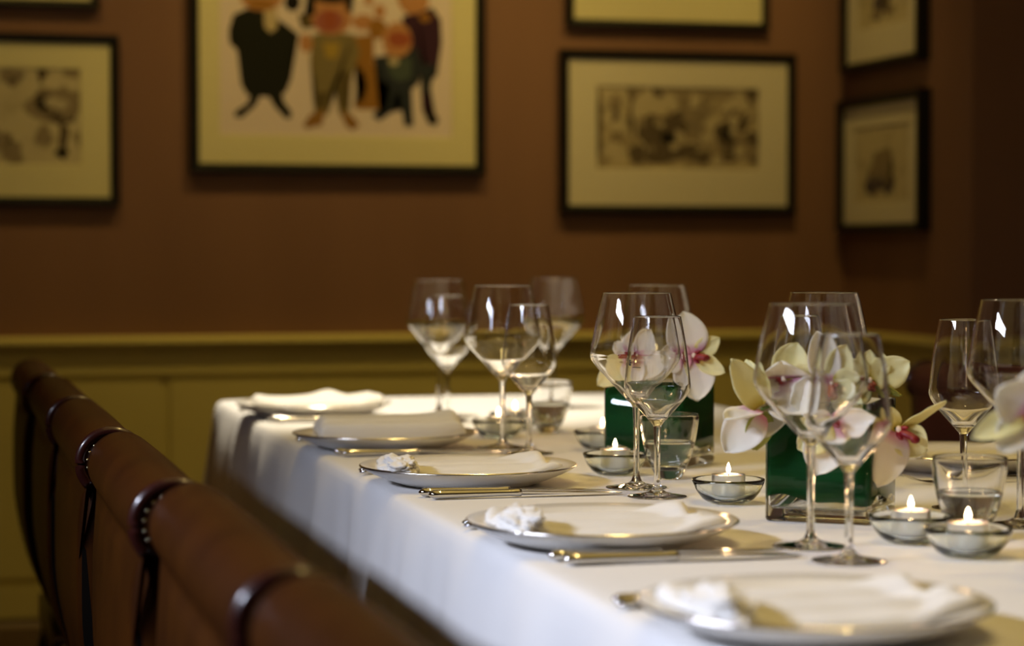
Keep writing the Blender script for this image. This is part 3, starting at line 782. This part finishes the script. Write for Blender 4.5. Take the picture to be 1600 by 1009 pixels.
def bloom(label, pos, view, petals, lip=None, lipm='lip', tilt=0, stem_to=None, lipscale=1):
    """view: heading (deg, clockwise from +y) one looks along to face the bloom; petals: (angle, length, width, toward, roll, colour)"""
    t = thing('orchid_bloom', label, 'flower', pos, 0, 'orchid blooms in the square vases')
    h = R(view); ex = Vector((math.cos(h), -math.sin(h), 0)); ez = Vector((0, 0, 1)); en = Vector((-math.sin(h), -math.cos(h), 0))
    for k, (a, ln, wd, tw, rl, col) in enumerate(petals):
        bm = bmesh.new(); lay = bm.verts.layers.float.new('along')
        d2 = ex * math.cos(R(a)) + ez * math.sin(R(a)); c2 = -ex * math.sin(R(a)) + ez * math.cos(R(a))
        d = (d2 * math.cos(R(tw)) + en * math.sin(R(tw))).normalized(); n = (en * math.cos(R(tw)) - d2 * math.sin(R(tw))).normalized()
        petal(bm, lay, d * .0035 - en * (.0018 if k % 2 else 0), d, c2, n, ln, wd, R(rl), .16, -.10 if k % 2 else .06, k + pos[0] * 50)
        o = obj('petal', bm, M['petal_' + col], t, keep=True)
        s = o.modifiers.new('thick', 'SOLIDIFY'); s.thickness = .0007; s.offset = 0
    if lip is not None:
        a, ll = lip; d2 = (ex * math.cos(R(a)) + ez * math.sin(R(a))) * .8 + en * .6; d2.normalize()
        bm = bmesh.new()
        c0 = en * .004
        pts = smooth_path([c0, c0 + d2 * ll * .4 + en * .002, c0 + d2 * ll * .8, c0 + d2 * ll - ez * ll * .12], 4)
        rr = [.0028, .0035, .0045, .0054, .0058, .0060, .0058, .0056, .0058, .0062, .0060, .0045, .0022]
        tube(pts, [r * lipscale for r in rr], 14, bm=bm, squash=.72)
        for sgn in (-1, 1):   # side lobes
            side = d2.cross(en).normalized() * sgn
            tube(smooth_path([c0, c0 + side * .005 * lipscale + d2 * .004 + en * .002, c0 + side * .0075 * lipscale + d2 * .009 + en * .004], 4), [.0022, .003, .0036, .0038, .0038, .0036, .003, .002, .001], 10, bm=bm, squash=.6)
        obj('lip', bm, M[lipm], t)
        bm = bmesh.new(); tube(smooth_path([Vector((0, 0, 0)), en * .006 + ez * .002, en * .012 + ez * .0005], 4), [.0028, .003, .003, .003, .003, .0031, .0032, .003, .0018], 12, bm=bm)
        obj('column', bm, M['column'], t)
    if stem_to is not None:
        e = Vector(stem_to) - Vector(pos); b = -en * .004
        rise = max(0.004, e.z + .018)
        obj('stem', tube(smooth_path([b, b * 2 + Vector((e.x * .25, e.y * .25, rise * .8)), Vector((e.x * .7, e.y * .7, rise)), e, e + Vector((0, 0, -.05))], 5), .0017, 8), M['stem'], t)
    return t
VV = 23.5
s2 = (.9407, 2.2455, TZ + .085)
bloom('orchid bloom hanging over the left side of the nearer vase, seen side-on', (.848, 2.213, .871), VV, [
    (122, .060, .036, 10, 35, 'y'), (112, .056, .034, -20, -30, 'y'), (197, .044, .040, 35, 72, 'w'), (229, .056, .046, 10, 10, 'w'), (258, .046, .034, -25, -35, 'g')], None, stem_to=(.915, 2.232, s2[2]))
bloom('cream orchid bloom with magenta throat over the left front edge of the nearer vase', (.877, 2.228, .896), VV, [
    (72, .044, .044, -15, 0, 'y'), (95, .030, .060, 45, 0, 'w'), (300, .048, .052, 30, 0, 'w'), (248, .062, .044, 25, 8, 'w'), (18, .036, .034, 5, 0, 'y'), (195, .03, .02, 20, 20, 'w')], (200, .012), stem_to=(.925, 2.24, s2[2]), lipscale=.6)
bloom('upright white orchid bloom with rusty red lip behind the nearest wine glass', (.922, 2.205, .891), VV, [
    (103, .060, .036, -5, 10, 'w'), (68, .048, .044, 0, 0, 'y'), (18, .040, .034, 10, 0, 'y'), (200, .046, .040, 25, 0, 'w'), (330, .042, .034, 20, 0, 'y')], (300, .014), 'lip_rust', stem_to=(.937, 2.24, s2[2]), lipscale=.8)
bloom('white orchid bloom drooping down over the front of the nearer vase', (.906, 2.162, .854), VV, [
    (14, .050, .036, 15, 10, 'w'), (252, .048, .046, 12, 0, 'w'), (212, .038, .036, 5, 0, 'y'), (160, .030, .030, 20, 0, 'w'), (285, .034, .03, -10, 0, 'y')], (350, .008), 'lip', stem_to=(.935, 2.215, s2[2]), lipscale=.4)
bloom('yellowish orchid bloom with brown-red throat at the back of the nearer vase', (.993, 2.249, .896), VV, [
    (32, .040, .036, 5, 0, 'y'), (88, .032, .032, 5, 0, 'y'), (148, .036, .034, 10, 0, 'y'), (330, .030, .010, 20, 40, 'g'), (225, .032, .026, 10, 0, 'y')], (300, .012), 'lip_rust', stem_to=(.965, 2.25, s2[2]), lipscale=.8)
bloom('orchid bloom with long dark red lip hanging off the right side of the nearer vase', (.990, 2.181, .849), VV, [
    (36, .056, .020, 10, 62, 'y'), (318, .034, .038, 15, 0, 'y'), (250, .062, .040, 12, 0, 'w'), (203, .046, .034, 10, 0, 'y'), (110, .022, .014, -10, 20, 'y')], (335, .026), stem_to=(.965, 2.225, s2[2]), lipscale=.95)
s1 = TZ + .075
bloom('large cream orchid bloom with pink heart and red lip over the farther vase', (.975, 2.791, .899), 20, [
    (104, .058, .050, 5, 0, 'w'), (36, .038, .028, 10, 0, 'y'), (334, .046, .026, 20, 15, 'y'), (274, .056, .052, 10, 0, 'w'), (186, .042, .040, 5, 0, 'w')], (355, .022), stem_to=(.965, 2.84, s1), lipscale=1.1)
bloom('orchid bloom seen through the sharp wine glasses above the farther vase', (.897, 2.822, .893), 20, [
    (58, .046, .048, 5, 0, 'w'), (345, .052, .038, 15, 0, 'w'), (275, .032, .034, 12, 0, 'w'), (217, .052, .034, 5, 0, 'y'), (135, .030, .028, 0, 0, 'w')], (185, .020), stem_to=(.935, 2.86, s1), lipscale=.9)
bloom('pink-hearted orchid bloom cut off by the right edge', (.918, 1.750, .900), 25, [
    (146, .034, .042, 15, 0, 'w'), (203, .054, .026, 20, 15, 'y'), (232, .042, .034, 10, 0, 'w'), (78, .038, .038, 5, 0, 'w'), (12, .042, .038, 5, 0, 'w'), (300, .036, .032, 10, 0, 'w')], (290, .018), stem_to=(.970, 1.757, TZ + .085), lipscale=.9)

# ---------------------------------------------------------------- chairs
def circle_pts(cx, cz, r, a0, a1, n):
    return [(cx + r * math.cos(R(a0 + (a1 - a0) * k / n)), cz + r * math.sin(R(a0 + (a1 - a0) * k / n))) for k in range(n + 1)]
def make_chair(label, leather, piping, group, nails=True):
    """faces +x; rolled-over back along y; origin on the floor below the roll"""
    t = thing('dining_chair', label, 'chair', (0, 0, 0), 0, group)
    W = .568; RR = .0385; cz = .793; h = W / 2
    # closed profile (x, z): rear side up, over the roll, down the front side
    front = [(.062, .44), (.072, .50), (.052, .60), (.040, .68), (.036, .745)]
    rear = [(-.029, .760), (-.034, .72), (-.036, .66), (-.034, .58), (-.018, .50), (.006, .44)]
    prof = circle_pts(0, cz, RR, -35, 215, 26) + rear + front
    fp = smooth_path([(x, 0, z) for x, z in rear], 4); fr = smooth_path([(x, 0, z) for x, z in front], 4)
    prof = circle_pts(0, cz, RR, -35, 222, 28) + [(p.x, p.z) for p in fp] + [(p.x, p.z) for p in fr]
    bm = bmesh.new(); rings = []
    ny = 18
    cxm = sum(p[0] for p in prof) / len(prof)
    for k in range(ny + 1):
        v = -1 + 2 * k / ny; y = v * h
        ring = []
        for x, z in prof:
            body = min(1, max(0, (cz - .035 - z) / .018))      # below the roll the back is narrower
            yy = y * (1 - .10 * body)
            crown = .006 * (1 - v * v)
            if z > cz - .035: ring.append(bm.verts.new((x * (1 + crown * 6), yy, cz + (z - cz) * (1 + crown * 6))))
            else: ring.append(bm.verts.new((x - crown * .8, yy, z)))
        rings.append(ring)
    n = len(prof)
    for a, b in zip(rings, rings[1:]):
        for i in range(n): bm.faces.new((a[i], a[(i + 1) % n], b[(i + 1) % n], b[i]))
    bm.faces.new(rings[0]); bm.faces.new(rings[-1])
    bk = obj('backrest', bm, leather, t)
    bk.data.shade_smooth() if hasattr(bk.data, 'shade_smooth') else None
    for sgn in (-1, 1):
        ye = sgn * (h + .001)
        if sgn < 0:
            arc = [Vector((x, ye, z)) for x, z in circle_pts(0, cz, RR - .0025, -38, 225, 40)]
            obj('piping', tube(arc, .0062, 12), piping, t)
        side = [(x * .93 + .001, z) for x, z in [(p.x, p.z) for p in fp] + [(p.x, p.z) for p in fr] if z < cz - .055]
        yb = h * .90 + .0005
        obj('side_panel', prism(side, sgn * yb, sgn * (yb + .003)), M['near_black'], t, False)  # near-black panel covering each end of the back below the roll
        pad = lathe([(0, .008), (.020, .0068), (.030, .0035), (.034, 0)], 32)
        bmesh.ops.rotate(pad, verts=pad.verts[:], cent=(0, 0, 0), matrix=Matrix.Rotation(-sgn * PI / 2, 3, 'X'))
        bmesh.ops.translate(pad, verts=pad.verts[:], vec=(0, sgn * h - sgn * .0005, cz))
        obj('end_pad', pad, leather, t)
        if nails and sgn < 0:
            for k in range(11):
                a = R(20 + 190 * k / 10)
                nb = lathe([(0, .0015), (.0014, .0010), (.0019, 0)], 10)
                bmesh.ops.rotate(nb, verts=nb.verts[:], cent=(0, 0, 0), matrix=Matrix.Rotation(-sgn * PI / 2, 3, 'X'))
                bmesh.ops.translate(nb, verts=nb.verts[:], vec=(.0275 * math.cos(a), sgn * (h + .004), cz + .0275 * math.sin(a)))
                obj('nail', nb, M['brass'], t)
    # upholstered seat
    bm = B(.035, .47, -h + .01, h - .01, .385, .475, bevel=.022, seg=4)
    obj('seat', bm, leather, t)
    obj('seat_rail', B(.01, .455, -h + .02, h - .02, .335, .387, bevel=.004), M['wood'], t)
    for sx, sy in ((0, -1), (0, 1), (1, -1), (1, 1)):
        x = .43 if sx else .035; y = sy * (h - .045); dx = 0.0 if sx else -.07
        bm = bmesh.new(); a = []; b = []
        for cx_, cy_ in ((-1, -1), (1, -1), (1, 1), (-1, 1)):
            a.append(bm.verts.new((x + cx_ * .019, y + cy_ * .019, .336))); b.append(bm.verts.new((x + dx + cx_ * .012, y + cy_ * .012, 0)))
        for i in range(4): bm.faces.new((a[i], a[(i + 1) % 4], b[(i + 1) % 4], b[i]))
        bm.faces.new(a[::-1]); bm.faces.new(b)
        obj('leg', bm, M['wood'], t, False)
    return t
CH = [(.234, 1.130, 'brown leather rolled-back chair nearest the camera, blurred at the bottom'), (.226, 1.715, 'brown leather rolled-back chair second from the camera'),
      (.212, 2.300, 'brown leather rolled-back chair third from the camera, in the middle of the row'), (.203, 2.905, 'brown leather rolled-back chair third from the far end of the row'),
      (.198, 3.487, 'brown leather rolled-back chair second from the far end of the row'),
      (.188, 4.075, 'brown leather rolled-back chair at the far end of the row, cut by the left edge')]
first = None
for x, y, lb in CH:
    if first is None:
        first = make_chair(lb, M['leather'], M['piping'], 'brown leather chairs along the table'); first.location = (x, y, 0)
    else: dup(first, (x, y, 0), 0, lb)
c = make_chair('dark burgundy leather chair on the far side of the table', M['burgundy'], M['piping'], None, nails=False)
c.location = (1.80, 3.56, 0); c.rotation_euler = (0, 0, PI)
